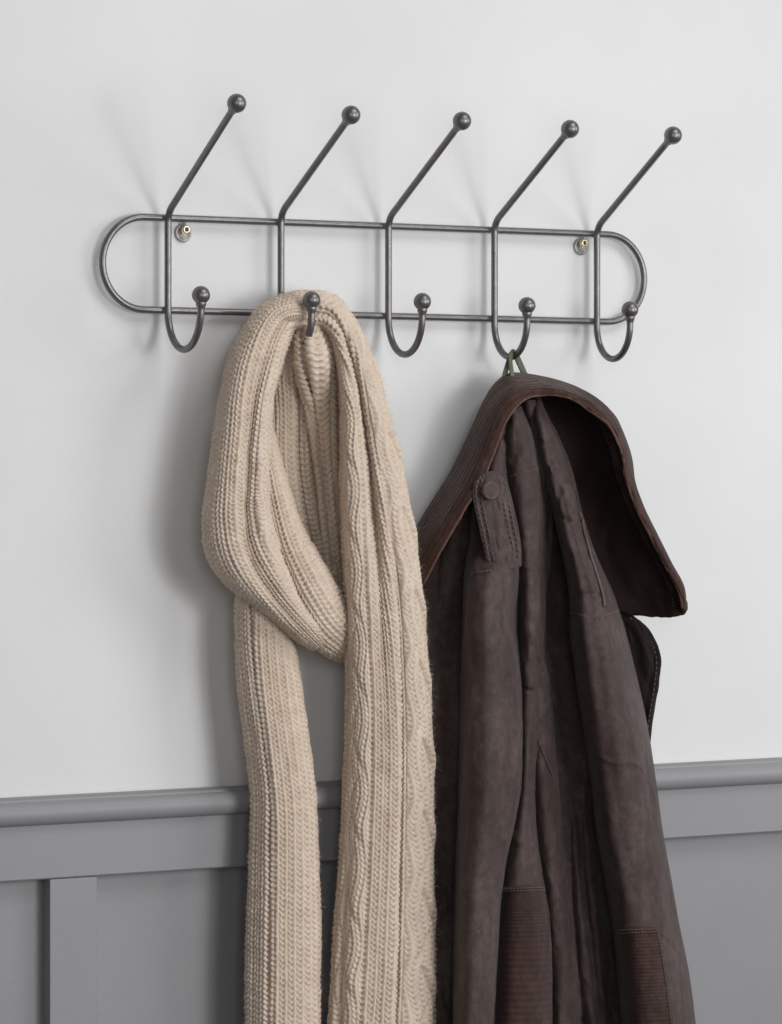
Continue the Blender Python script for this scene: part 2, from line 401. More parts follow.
for e_, c_ in zip(M_steel.node_tree.nodes['Color Ramp'].color_ramp.elements, (.22, .42, .55)): e_.color = (c_, c_*.97, c_*.95, 1)
for px, py in ((183, 233), (581, 246.5)):
    c = P(px, py, 0.001); mb = MB()
    prof = [(0.0001, 0.0014), (0.0066, 0.0014), (0.0074, 0.0034), (0.0090, 0.0034), (0.0099, 0.0016), (0.0099, -0.001)]
    a = np.linspace(0, 2*math.pi, 40, endpoint=False)
    rows = np.array([[(c[0]+r_*math.cos(t), -y_, c[2]+r_*math.sin(t)) for t in a] for r_, y_ in prof]); mb.grid(rows, closed=True)
    tube(mb, [np.array([c[0]-.001, -0.002, c[2]+0.007]), np.array([c[0]-.001, -0.006, c[2]+0.011]), np.array([c[0]-.001, -DB, along(tl, tr, c[0])[2]])], 0.0024, 12)
    pl = mb.build('mounting_plate', M_steel, rack)
    c2 = P(px + 3.2, py - 3.4, 0.008); prof = [(0.0019, 0.0075), (0.0022, 0.0098), (0.0038, 0.0098), (0.0043, 0.0088), (0.0043, 0.001)]
    mb = MB(); rows = np.array([[(c2[0]+r_*math.cos(t), -y_, c2[2]+r_*math.sin(t)) for t in a] for r_, y_ in prof]); mb.grid(rows, closed=True)
    rows = np.array([[(c2[0]+r_*math.cos(t), -y_, c2[2]+r_*math.sin(t)) for t in a] for r_, y_ in [(0.0001, 0.0080), (0.0022, 0.0080)]]); mb.grid(rows, closed=True, mi=1)
    mb.build('screw', [M_brass, M_slot], pl)

# ------------------------------------------------------------------ scarf
def knit_fn(nw, cables=(), amp=0.0034, off=0.0, period=27.0, slope=0.62):
    """height of a rib of V stitches; cables = (centre, half width) in wales"""
    def V(x, y):
        ax = np.abs(x); b = np.clip(1 - ((ax - 0.52) / 0.50) ** 2, 0, 1) ** 0.5
        ph = y + slope * ax; fr = ph - np.floor(ph); lob = np.sin(np.pi * fr) ** 0.75
        fy = y - np.floor(y); dh = np.minimum(fy, 1 - fy)
        hole = np.exp(-(ax / 0.34) ** 2 - (dh / 0.26) ** 2)
        return b * (0.35 + 0.65 * lob) - 1.0 * hole
    def f(u, v):
        U = u * nw + off; U = U + 0.10 * vnoise(U * 0.5, v * 0.12, 31); x = 2 * (U - np.floor(U)) - 1
        jit = 0.5 * vnoise(np.floor(U) * 3.7, v * 0.22, 3) + 0.5 * (np.floor(U) % 2)
        h = V(x, v + jit) * (1 + 0.5 * vnoise(U * 0.9, v * 0.9, 9))
        h = h - 0.30 * np.exp(-((np.abs(x) - 1) / 0.2) ** 2)
        h = h + 0.5 * vnoise(U * 0.35, v * 0.12, 12)
        for uc, hw, *ck in cables:
            ck = ck[0] if ck else 0.8
            X = (U - uc) / hw; m = np.clip((1.08 - np.abs(X)) / 0.14, 0, 1); fp = v / (period / 2) + 0.12 * vnoise(v * 0.1, v * 0, 17); 
            ridge = np.sqrt(np.clip(1.05 - X * X, 0, 1)); g = 0
            for sgn, ph0, dep in ((1, 0.0, 1.5), (-1, 0.5, 0.9)):
                f_ = fp + ph0; f_ = f_ - np.floor(f_); Xs = sgn * (-0.25 + 1.7 * f_)
                g = g + dep * np.exp(-((X - Xs) / 0.13) ** 2) * np.clip(f_ / 0.06, 0, 1) * np.clip((0.52 - f_) / 0.14, 0, 1)
                g = g - 0.55 * np.exp(-((X - Xs - sgn * 0.42) / 0.34) ** 2) * np.clip(np.sin(np.pi * np.clip(f_ / 0.62, 0, 1)), 0, 1)
            loc = (X * hw + 0.3 * np.sin(2 * np.pi * fp)); lx = 2 * (loc - np.floor(loc)) - 1
            hh = ck * (1.5 * ridge - g) + 0.8 * V(lx, v + 0.4 * np.floor(loc))
            edge = np.exp(-((np.abs(X) - 1.08) / 0.10) ** 2)
            h = h * (1 - m) + m * (hh * 0.85 - 0.5) - 0.6 * edge
        return h * amp
    return f
HAIR = []
def knit_part(name, parent, parts):
    mb = MB()
    for kw in parts:
        rows, uv, n, fr = strand(**kw); mb.grid(rows, closed=True, uv=uv, caps=True)
        nv, nu = rows.shape[:2]; cnt = int(nv * nu * 0.13)
        jj = RNG.integers(1, nv - 1, cnt); ii = RNG.integers(0, nu, cnt)
        ok = fr[jj, ii] > 0.0; jj, ii = jj[ok], ii[ok]; cnt = len(jj)
        base = rows[jj, ii]; nn = n[jj, ii] + RNG.normal(0, 0.75, (cnt, 3)) ; nn /= np.linalg.norm(nn, axis=1, keepdims=True)
        ln = RNG.gamma(2.4, 0.0012, cnt)[:, None]; bend = RNG.normal(0, 0.8, (cnt, 3)); bend[:, 2] -= 0.4
        mid = base + nn * ln * 0.55; tip = mid + (nn + bend) * ln * 0.4
        sd = np.cross(nn, RNG.normal(0, 1, (cnt, 3))); sd /= np.linalg.norm(sd, axis=1, keepdims=True) + 1e-9
        sd *= RNG.uniform(0.00005, 0.00010, cnt)[:, None]
        v = np.stack([base - sd, base + sd, mid + sd, mid - sd, tip], 1).reshape(-1, 3); k = np.arange(cnt) * 5
        mb.add(v, [np.stack([k, k+1, k+2, k+3], 1), np.stack([k+3, k+2, k+4], 1)])
    return mb.build(name, M_wool, parent)
scarf = empty('scarf', P(300, 300, 0.05)); tag(scarf, 'chunky oatmeal beige cable knit scarf looped over the second hook from the left', 'scarf')
ST = 0.66
# outer loop on the left: over the hook, down, round and across to the right
loopA = dict(keys=[
 (0, 313, 291, 310, 330, 0.030, 0.036), (1, 297, 290.5, 303, 333, 0.030, 0.044), (2, 281, 295, 300, 330, 0.028, 0.052), (3, 257, 309, 299, 327, 0.028, 0.056), (4, 240, 333, 292, 338, 0.032, 0.055), (5, 228, 357, 284, 362, 0.037, 0.052), (6, 221, 387, 275, 392, 0.042, 0.050), (7, 214, 430, 271, 434, 0.045, 0.049), (8, 206, 484, 271, 484, 0.047, 0.049), (9, 202, 530, 274, 512, 0.048, 0.050), (10, 207, 560, 281, 538, 0.048, 0.050), (11, 222, 581, 289, 561, 0.048, 0.052), (12, 243, 598, 299, 586, 0.048, 0.054), (13, 268, 619, 309, 606, 0.050, 0.050), (14, 292, 638, 320, 622, 0.052, 0.044), (15, 312, 650, 328, 638, 0.052, 0.026)],
 wales=knit_fn(16, cables=[(11.7, 1.9)]), step=ST, p=2.2,
 folds=[dict(k=[(0, .6, .1, 0), (2, .7, .12, -.006), (5, .55, .14, -.002), (8, .62, .10, -.005), (11, .5, .12, -.006), (15, .4, .12, 0)]),
        dict(k=[(0, .8, .12, 0), (3, .86, .12, .006), (5, .88, .12, .013), (9, .84, .13, .014), (12, .82, .14, .008), (15, .8, .12, 0)])])
# second turn, crossing to the right under the long tail
loopB = dict(keys=[
 (0, 250, 430, 272, 424, 0.018, 0.022), (1, 256, 470, 281, 458, 0.022, 0.034), (2, 262, 510, 291, 493, 0.030, 0.040), (3, 269, 548, 302, 526, 0.038, 0.044), (4, 281, 587, 316, 550, 0.042, 0.048), (5, 296, 622, 332, 575, 0.042, 0.052), (6, 315, 650, 350, 600, 0.036, 0.050), (7, 334, 661, 366, 620, 0.028, 0.044), (8, 350, 663, 380, 640, 0.024, 0.034)],
 wales=knit_fn(11.5), step=ST, p=2.6,
 folds=[dict(k=[(0, .5, .2, 0), (4, .3, .12, -.003), (8, .3, .2, 0)])])
knit_part('loop', scarf, [loopA, loopB])
# folds hanging behind the hook
innerC = dict(keys=[
 (0, 286, 322, 304, 324, 0.026, 0.030), (1, 277, 360, 306, 360, 0.016, 0.028), (2, 270, 410, 310, 410, 0.010, 0.016), (3, 268, 470, 313, 470, 0.008, 0.014), (4, 280, 530, 322, 530, 0.008, 0.014), (5, 292, 580, 334, 570, 0.008, 0.014), (6, 300, 620, 350, 610, 0.008, 0.014)], wales=knit_fn(8), step=ST, p=2.6,
 folds=[dict(k=[(0, .75, .1, -.006), (3, .72, .1, -.012), (6, .7, .1, -.008)])])
innerD = dict(keys=[
 (0, 293, 330, 324, 322, 0.030, 0.040), (1, 291, 352, 333, 346, 0.026, 0.058), (2, 303, 410, 342, 405, 0.014, 0.030), (3, 312, 470, 346, 470, 0.009, 0.020), (4, 318, 530, 352, 530, 0.008, 0.018), (5, 328, 590, 356, 585, 0.008, 0.016), (6, 338, 620, 358, 610, 0.008, 0.014)], wales=knit_fn(4.4, amp=.0040, slope=1.25), rowpx=6.4, step=ST, p=2.4,
 folds=[dict(k=[(0, .3, .08, -.010), (2, .28, .07, -.016), (6, .25, .07, -.010)])])
innerE = dict(keys=[
 (0, 318, 318, 334, 318, 0.030, 0.034), (1, 325, 345, 343, 343, 0.024, 0.042), (2, 333, 400, 357, 398, 0.018, 0.026), (3, 337, 460, 364, 460, 0.012, 0.022), (4, 338, 530, 366, 530, 0.010, 0.020), (5, 340, 600, 366, 600, 0.010, 0.016)], wales=knit_fn(4.5), step=ST, p=2.4)
knit_part('inner_fold', scarf, [innerC, innerD, innerE])
tailF = dict(keys=[
 (0, 308, 333, 305, 294, 0.030, 0.036), (1, 315, 332, 319, 294, 0.030, 0.044), (2, 321, 331, 335, 299, 0.030, 0.050), (3, 328, 338, 350, 315, 0.032, 0.054), (4, 333, 355, 363, 339, 0.036, 0.053), (5, 338, 385, 377, 375, 0.042, 0.050), (6, 340, 425, 390, 420, 0.046, 0.049), (7, 340, 470, 402, 466, 0.050, 0.048), (8, 341, 530, 414, 530, 0.052, 0.050), (9, 344.5, 600, 423, 600, 0.060, 0.046), (10, 346, 660, 428, 660, 0.062, 0.042), (11, 344, 760, 434, 760, 0.052, 0.044), (12, 339, 860, 434.5, 860, 0.046, 0.048), (13, 332, 950, 436, 950, 0.046, 0.048), (14, 327, 1030, 435, 1030, 0.046, 0.048), (15, 325, 1120, 434, 1120, 0.046, 0.048)],
 wales=knit_fn(18.5, cables=[(4.1, 2.1, .6), (14.6, 2.4, 1.35)]), step=ST, p=2.5,
 folds=[dict(k=[(0, .5, .1, -.004), (3, .50, .12, -.012), (6, .48, .10, -.026), (8, .46, .09, -.020), (9, .44, .09, -.009), (10, .42, .1, -.004), (15, .42, .1, -.003)]),
        dict(k=[(0, .72, .05, 0), (8, .7, .05, -.003), (11, .655, .03, -.009), (15, .64, .03, -.010)]),
        dict(k=[(0, .15, .08, 0), (10, .1, .08, 0), (13, .1, .05, -.007), (15, .13, .05, -.01)])])
knit_part('tail', scarf, [tailF])
tailG = dict(keys=[
 (0, 245, 560, 290, 560, 0.034, 0.030), (1, 236, 596, 292, 600, 0.036, 0.034), (2, 235, 640, 295, 643, 0.038, 0.036), (3, 236.5, 680, 301, 680, 0.040, 0.036), (4, 245, 746, 308.5, 739, 0.042, 0.038), (5, 250, 800, 316, 790, 0.044, 0.040), (6, 248.5, 860, 318.5, 850, 0.044, 0.040), (7, 245.5, 960, 321, 950, 0.044, 0.040), (8, 245, 1030, 320.5, 1030, 0.044, 0.040), (9, 245, 1120, 320, 1120, 0.044, 0.040)],
 wales=knit_fn(14.5), step=ST, p=2.8,
 folds=[dict(k=[(0, .25, .05, -.004), (2, .28, .04, -.008), (4, .29, .035, -.010), (6, .30, .035, -.010), (9, .31, .035, -.010)]),
        dict(k=[(0, .12, .12, -.004), (5, .12, .14, -.008), (9, .12, .14, -.008)])])
knit_part('tail', scarf, [tailG])

# ------------------------------------------------------------------ coat
coat = empty('coat', P(515, 372, 0.06)); tag(coat, 'dark brown coat with corduroy collar hanging by a green loop from the fourth hook', 'coat')
def cloth_part(name, material, parts, parent=coat):
    mb = MB()
    for kw in parts:
        rows, uv, n, fr = strand(**kw); mb.grid(rows, closed=True, uv=uv, caps=True)
    return mb.build(name, material, parent)
S2 = 1.6
def wr(seed, a=0.0025, dx=9, dy=40):
    """long soft wrinkles plus a few cross creases"""
    def f(u, v):
        return a * (vnoise(u * dx + seed, v / dy, seed) + 0.6 * vnoise(u * dx * 2.1, v / (dy * 0.35) + u * 3, seed + 2)) + 0.0005 * vnoise(u * dx * 4, v / 7 + u * 5, seed + 4) \
            - 0.0032 * np.clip(1 - 10 * np.abs(vnoise(u * 3.5 + v / 60, v / 38 - u * 2, seed + 8)), 0, 1) * np.clip(3 * vnoise(u * 2, v / 70, seed + 9), 0, 1) \
            + 0.0022 * np.clip(1 - 9 * np.abs(vnoise(u * 5 - v / 45, v / 55 + u, seed + 11)), 0, 1) * np.clip(3 * vnoise(u * 2 + 9, v / 60, seed + 12), 0, 1)
    return f
def cs(keys, seed, **k):
    d = dict(keys=keys, step=S2, p=2.2, disp=wr(seed, k.pop('wa', 0.0024))); d.update(k); return d
body = [
 # dark mass at the back
 cs([(0, 505, 395, 560, 395, .010, .010), (1, 480, 430, 575, 430, .008, .010), (2, 448, 500, 600, 500, .008, .012), (3, 425, 570, 628, 570, .010, .020), (4, 420, 650, 628, 650, .016, .030),
     (5, 422, 760, 640, 760, .030, .026), (6, 424, 900, 664, 900, .032, .028), (7, 426, 1030, 684, 1030, .032, .028), (8, 426, 1130, 690, 1130, .032, .028)], 21, p=5),
 # left front edge in shade, next to the scarf
 cs([(0, 462, 470, 480, 470, .018, .024), (1, 447, 520, 478, 520, .016, .026), (2, 436, 580, 474, 580, .016, .026), (3, 428, 680, 470, 680, .018, .026), (4, 428, 800, 470, 800, .028, .028), (5, 428, 920, 468, 920, .030, .028), (6, 428, 1110, 466, 1110, .030, .028)], 22),
 # fold with the lower pocket patch
 cs([(0, 506, 415, 522, 405, .030, .040), (1, 503, 440, 534, 432, .030, .050), (2, 505, 480, 542, 470, .030, .056), (3, 512, 530, 545, 525, .030, .060), (4, 516, 580, 546, 575, .030, .060), (5, 518, 640, 546, 638, .032, .058),
     (6, 517, 710, 543, 710, .034, .056), (7, 516, 790, 537, 790, .036, .060), (8, 504, 850, 541, 848, .036, .066), (9, 497, 890, 547, 888, .036, .070), (10, 494, 930, 553, 930, .036, .072), (11, 490, 1030, 555, 1030, .036, .072), (12, 488, 1120, 556, 1120, .036, .072)], 23),
 # narrow middle fold
 cs([(0, 521, 400, 540, 400, .028, .028), (1, 533, 460, 551, 460, .026, .034), (2, 538, 540, 552, 540, .026, .036), (3, 526, 640, 545, 640, .028, .042), (4, 527, 700, 554, 700, .03, .046), (5, 530, 790, 562, 790, .03, .048), (6, 538, 860, 568, 860, .032, .048), (7, 544, 915, 574, 915, .032, .048), (8, 548, 970, 580, 970, .032, .048), (9, 548, 1120, 582, 1120, .032, .048)], 24),
 cs([(0, 540, 440, 556, 440, .012, .014), (1, 546, 540, 562, 540, .012, .014), (2, 546, 640, 578, 640, .016, .018), (3, 556, 740, 590, 740, .026, .026), (4, 563, 800, 597, 800, .03, .032), (5, 568, 880, 607, 880, .032, .042), (6, 574, 950, 616, 950, .032, .044), (7, 580, 1030, 624, 1030, .032, .044), (8, 584, 1120, 630, 1120, .032, .044)], 25,
    folds=[dict(k=[(0, .5, .1, 0), (4, .45, .12, -.004), (5, .4, .1, -.008), (8, .5, .1, 0)])]),
]
o = cloth_part('body', M_wax, body)
# left sleeve, hanging in front under the strap
slL = cs([(-2, 500, 424, 507, 420, .030, .030), (-1, 494, 446, 507, 440, .034, .038), (0, 484, 472, 508, 464, .036, .046), (1, 474, 500, 513, 492, .036, .052), (2, 469, 540, 519, 536, .036, .058), (3, 464, 572, 521, 568, .036, .086), (4, 462, 620, 518, 620, .036, .094), (5, 460, 680, 523, 676, .038, .086), (6, 459, 740, 524.5, 735, .040, .092),
     (7, 457.5, 800, 521.5, 798, .042, .094), (8, 455.5, 850, 511.5, 846, .042, .094), (9, 454, 890, 504, 886, .042, .094), (10, 452.5, 960, 499.5, 955, .042, .092), (11, 451.5, 1030, 496, 1030, .042, .090), (12, 450, 1120, 492, 1120, .042, .090)], 31, p=2.3,
     folds=[dict(k=[(0, .85, .1, 0), (3.2, .86, .1, 0), (3.8, .88, .12, -.016), (4.6, .9, .1, 0), (12, .9, .1, 0)]), dict(k=[(0, .3, .1, 0), (3, .28, .10, -.002), (6, .3, .1, -.002), (12, .3, .1, 0)])])
cloth_part('sleeve', M_wax, [slL])
slR = cs([(-1, 534, 394, 541, 392, .024, .022), (0, 532, 410, 544, 406, .028, .034), (1, 536, 440, 557, 432, .030, .046), (2, 542, 475, 571, 466, .030, .054), (3, 553, 515, 582, 510, .032, .060), (4, 563, 560, 597, 556, .034, .082), (5, 569, 600, 614, 594, .036, .082),
     (6, 569, 625, 622, 618, .036, .088), (7, 575, 677, 636, 672, .038, .092), (8, 582.5, 727, 647, 722, .042, .096), (9, 591, 785, 656, 780, .044, .096), (10, 596, 835, 663, 832, .046, .096), (11, 604, 880, 671, 877, .046, .096), (12, 611.5, 925, 679, 922, .046, .096), (13, 617, 975, 689, 972, .046, .096), (14, 621, 1030, 696, 1026, .046, .096), (15, 628, 1120, 704, 1116, .046, .096)], 41, p=2.3,
     folds=[dict(k=[(0, .4, .1, 0), (5, .45, .1, -.004), (8, .35, .12, -.004), (12, .4, .1, -.002), (15, .3, .1, 0)])])
cloth_part('sleeve', M_wax, [slR])
# stiff flap showing behind the right sleeve
ring, uv, p_, n_ = sheet([
 [(604, 600, .03), (614, 606, .035), (622, 611, .04), (630, 615, .045)], [(606, 615, .03), (620, 618, .036), (634, 621, .046), (645, 626, .05)], [(610, 635, .03), (625, 635, .036), (642, 638, .05), (656, 642, .055)],
 [(614, 660, .03), (630, 660, .036), (648, 661, .052), (661, 660, .058)], [(616, 685, .03), (630, 685, .036), (648, 686, .05), (658.5, 686, .056)], [(620, 715, .03), (632, 715, .036), (646, 716, .048), (653.5, 716, .052)], [(626, 752, .03), (634, 752, .036), (642, 753, .044), (649, 754, .048)]], th=.004, noise=.004)
mb = MB(); mb.grid(ring, closed=True, uv=uv, caps=True); flap = mb.build('back_flap', M_lin, coat)

# stitches: short raised dashes lying on a surface, from lists of (px, py, depth)
def stitches(name, pts, parent, period=4.2, duty=0.62, r=0.00055, material=None):
    mb = MB(); pts = np.asarray(pts, float)
    if pts.ndim == 2: pts = pts[None]
    for line in pts:
        p = P(line[:, 0], line[:, 1], line[:, 2]); d = np.r_[0, np.cumsum(np.linalg.norm(np.diff(p, axis=0), axis=1))]
        L_ = d[-1]; st = period / SC; n = int(L_ / st)
        for i in range(n):
            s = np.linspace(i * st, i * st + st * duty, 5)
            q = np.stack([np.interp(s, d, p[:, k]) for k in range(3)], 1); q[:, 1] += np.array([1, .2, 0, .2, 1]) * r * 0.9
            tube(mb, q, r, 6)
    return mb.build(name, material or M_seam, parent)
def on_strand(kw, v0, v1, c0, c1, lift=0.0006, n=60):
    """points on a strand's front between two (v, c) places, as px, py, depth"""
    k = np.asarray(kw['keys'], float); v = np.linspace(v0, v1, n); c = np.linspace(c0, c1, n); r = herm(k, v); p = kw.get('p', 2.4)
    pr = (1 - np.abs(2*c - 1) ** p) ** (1/p); d = r[:, 4] + r[:, 5] * pr
    for f in kw.get('folds', ()):
        q = herm(np.asarray(f['k'], float), v); d = d + q[:, 2] * np.exp(-((c - q[:, 0]) / q[:, 1]) ** 2) * np.minimum(1, pr * 1.6)
    return np.column_stack([r[:, 0] + (r[:, 2]-r[:, 0]) * c, r[:, 1] + (r[:, 3]-r[:, 1]) * c, d + lift])

# patches: sheets laid over the strand surface
def patch(name, kw, v0, v1, cl, cr_, material, parent, lift=0.0045, nv=60, nc=40, th=.0015):
    k = np.asarray(kw['keys'], float); v = np.linspace(v0, v1, nv); r = herm(k, v); p = kw.get('p', 2.4)
    g = np.empty((nv, nc, 3))
    for j in range(nv):
        t = j / (nv - 1); c = np.linspace(cl[0] + (cl[1]-cl[0]) * t, cr_[0] + (cr_[1]-cr_[0]) * t, nc)
        pr = (1 - np.abs(2*c - 1) ** p) ** (1/p); d = r[j, 4] + r[j, 5] * pr
        edge = np.minimum(1, np.minimum(np.arange(nc), np.arange(nc)[::-1]) / 2.0) * min(1, j / 1.5)
        g[j] = np.column_stack([r[j, 0] + (r[j, 2]-r[j, 0]) * c, r[j, 1] + (r[j, 3]-r[j, 1]) * c, d + lift * edge - 0.001])
    P_ = P(g[..., 0], g[..., 1], g[..., 2])
    su = np.linspace(0, 0.06, nc); sv = np.linspace(0, np.linalg.norm(P_[-1, nc//2] - P_[0, nc//2]), nv)
    P_ += np.array([0, -1, 0]) * (0.0012 * vnoise(np.tile(su * 200, (nv, 1)), np.tile(sv[:, None] * 120, (1, nc)), 8))[..., None]
    mb = MB(); mb.grid(P_, uv=np.stack(np.meshgrid(su, sv), -1)); return mb.build(name, material, parent)
patch('corduroy_patch', body[2], 8.9, 12, (.05, .04), (.985, .985), M_cordh, coat)
patch('corduroy_patch', slR, 12.05, 15, (.02, .02), (.69, .72), M_cordh, coat)

for kw_, va, vb, ca, cb in ((body[2], 8.98, 12, .08, .95), (slR, 12.12, 15, .03, .66)):
    stitches('patch_stitching', [on_strand(kw_, va, va, ca, cb, lift=.0052)], coat, period=3.4, r=.0006)
    stitches('patch_stitching', [on_strand(kw_, va, vb - .2, cb, cb + (.02 if cb < .9 else 0), lift=.0052)], coat, period=3.4, r=.0006)
    stitches('patch_stitching', [on_strand(kw_, va + .06, va + .06, ca, cb, lift=.0052)], coat, period=3.4, r=.0006)
# shoulder strap with its button
st_keys = [[(481, 476, .096), (486, 473, .100), (491, 471.5, .102), (496, 473, .101), (502, 478, .098)], [(474, 484, .098), (482, 481, .104), (491, 479, .106), (500, 480, .105), (507, 484, .099)],
 [(472.5, 495, .098), (482, 494, .105), (491, 492.5, .107), (501, 491, .105), (510, 492, .099)], [(475, 510, .098), (484, 509, .105), (494, 508, .108), (504, 506, .106), (513, 505, .099)],
 [(480, 532, .100), (489, 531, .107), (499, 530, .110), (509, 528, .108), (518, 527, .101)], [(484, 552, .101), (493, 552, .108), (503, 551, .111), (513, 550, .109), (521, 549, .102)], [(488, 567.5, .103), (496, 568, .109), (505, 568, .111), (514, 567.5, .109), (521.5, 566, .103)]]
st_keys = [[(a_, b_, r[2][2] + .0012 + (c_ - r[2][2]) * .35) for a_, b_, c_ in r] for r in st_keys]
ring, uv, p_, n_ = sheet(st_keys, th=.0032, nu=44, noise=.003, nseed=6, step=1.2)
mb = MB(); mb.grid(ring, closed=True, uv=uv, caps=True); strap = mb.build('shoulder_strap', M_wax, coat)
k = np.asarray(st_keys, float)
lines = []
for c in (.10, .24, .76, .90):
    q = np.stack([herm(np.column_stack([np.linspace(0, 1, 5), row]), np.array([c]))[0] for row in k]); q[:, 2] += .0034
    lines.append(herm(np.column_stack([np.arange(len(q)), q]), np.linspace(0.3, len(q) - 1.1, 60)))
stitches('stitching', lines, strap, period=5.6, r=.0009, duty=.6)
bc = P(490, 490.5, .1150); mb = MB(); a = np.linspace(0, 2*math.pi, 48, endpoint=False)
rows = np.array([[(bc[0]+r_*math.cos(t), bc[1]-y_, bc[2]+r_*math.sin(t)) for t in a] for r_, y_ in [(.0001, .0030), (.0045, .0030), (.0066, .0026), (.0078, .0034), (.0092, .0036), (.0102, .0022), (.0104, 0), (.0098, -.0015)]])
mb.grid(rows, closed=True); button = mb.build('button', M_btn, strap)
mb = MB()
for n_, rr_ in ((5, .0018), (10, .0038), (15, .0058)):
    for i in range(n_):
        t = i / n_ * 2 * math.pi + rr_ * 300; ball(mb, bc + np.array([rr_*math.cos(t), -.0028, rr_*math.sin(t)]), .0009, 6)
mb.build('button_relief', M_btn, button)

# seams
stitches('seam', [on_strand(slR, 5.55, 5.95, .04, .5), on_strand(slR, 5.95, 5.75, .5, .97)], coat, period=3.6, r=.0008)
stitches('seam', [on_strand(body[2], 1.95, 1.95, .1, .95)], coat, period=3.6, r=.0008)
stitches('seam', [on_strand(slL, 3.05, 3.0, .1, .5)], coat, period=3.6, r=.0008)
stitches('seam', [on_strand(body[3], 4.15, 5.0, .05, .92, lift=.001)], coat, period=3.6, r=.0008)
ed = np.array([(630, 618, .047), (642, 627, .051), (652, 643, .0565), (656.5, 660, .060), (654.5, 686, .058), (649.5, 716, .054), (645.5, 750, .049)])
stitches('stitching', [herm(np.column_stack([np.arange(7), ed]), np.linspace(0, 6, 60))], flap, period=5.5, duty=.55, r=.0006)

# zip on the right sleeve
zl = on_strand(slR, 3.05, 5.45, .90, .72, lift=.0028)
mb = MB(); tube(mb, P(zl[:, 0], zl[:, 1], zl[:, 2]), .0016, 8); zp = mb.build('zip', M_seam, coat)
q = P(*on_strand(slR, 3.3, 3.4, .88, .87, lift=.004)[0]); mb = MB(); 
tube(mb, [q + np.array([0, 0, .006]), q, q + np.array([.001, -.001, -.006])], [.0018, .0026, .0018], 10); mb.build('zip_pull', M_btn, zp)

# collar: a stiff band lifted by the hanging loop, tented to both sides
left_band = [
 [(684, 611.5, .100), (685, 611, .103), (684, 609.5, .106), (682, 608, .107)],
 [(683, 590, .098), (682.5, 590.5, .103), (681, 591, .107), (679, 591.5, .108)],
 [(669.5, 563, .096), (669, 563.5, .102), (667, 564, .107), (665, 564.5, .108)],
 [(654.5, 533, .096), (653.5, 533.5, .101), (651.5, 534, .106), (649.5, 534.5, .107)],
 [(639.5, 502, .096), (638.5, 502.5, .101), (636.5, 503, .105), (634.5, 503.5, .106)],
 [(630, 475, .095), (629, 475.5, .100), (627.2, 476, .104), (625.5, 476.5, .105)],
 [(626, 452, .094), (625, 452.5, .098), (623.5, 453, .102), (622, 453.5, .103)],
 [(616, 425, .088), (614.5, 426, .094), (612.5, 427, .099), (610.5, 428, .101)],
 [(608, 411, .080), (605.5, 413, .088), (602.5, 415.5, .095), (600, 418, .097)],
 [(595.5, 399.5, .074), (593, 402.5, .084), (590, 406, .091), (587.5, 409, .093)],
 [(577, 389, .066), (575.5, 392.5, .080), (574, 396, .088), (572.5, 399, .090)],
 [(556, 381.5, .056), (556, 386, .076), (556, 391, .086), (556, 395, .088)],
 [(541, 378, .050), (541, 384, .074), (541, 390, .084), (541, 395, .086)],
 [(525, 375.5, .050), (525, 383, .076), (526, 391, .088), (527, 398, .090)],
 [(510, 375, .045), (512, 385, .076), (514, 396, .092), (516, 407, .096)],
 [(497, 384, .040), (500, 395, .072), (503, 407, .092), (506, 421, .098)],
 [(486, 401, .036), (489, 411, .068), (494, 425, .092), (498, 441, .100)],
 [(476, 423, .034), (480, 433, .066), (485, 448, .092), (489.5, 464, .102)],
 [(465, 447, .034), (469, 458, .066), (475, 472, .094), (480, 485, .104)],
 [(452, 473, .034), (456, 484, .066), (461, 497, .092), (466, 507, .102)],
 [(437, 497, .034), (442, 508, .062), (446, 521, .086), (451, 533, .096)],
 [(424, 518, .034), (428, 530, .058), (433, 543, .078), (438, 556, .086)],
 [(412, 540, .034), (415, 553, .052), (419, 567, .066), (424, 583, .074)]]
left_band = [[(r[0][0] + (-1, -1, 1, 2, 3, 4, 5, 6, 8, 11)[i] if i < 10 else r[0][0] + 14, r[0][1] + (-1, -1, 2, 4, 6, 8, 8, 8, 9, 10)[i] if i < 10 else r[0][1] + 10, r[0][2] - .02 if i < 10 else .016)] + r for i, r in enumerate(left_band)]
ring, uv, p_, n_ = sheet(left_band, th=.005, nu=44, noise=.0022, nseed=11, step=1.2)
mb = MB(); mb.grid(ring, closed=True, uv=uv, caps=True); collar = mb.build('collar', M_cord, coat)
le = np.array([r[-1] for r in left_band]); le[:, 2] += .0005
pe = herm(np.column_stack([np.arange(len(le)), le]), np.linspace(0, len(le) - 1, 150))
right_band = [
 [(534, 389, .060), (545, 382, .066), (553, 381, .078), (558, 386, .086), (560, 395, .084)],
 [(536, 400, .050), (556, 392, .056), (575, 388, .074), (579, 392, .084), (577, 400, .082)]]
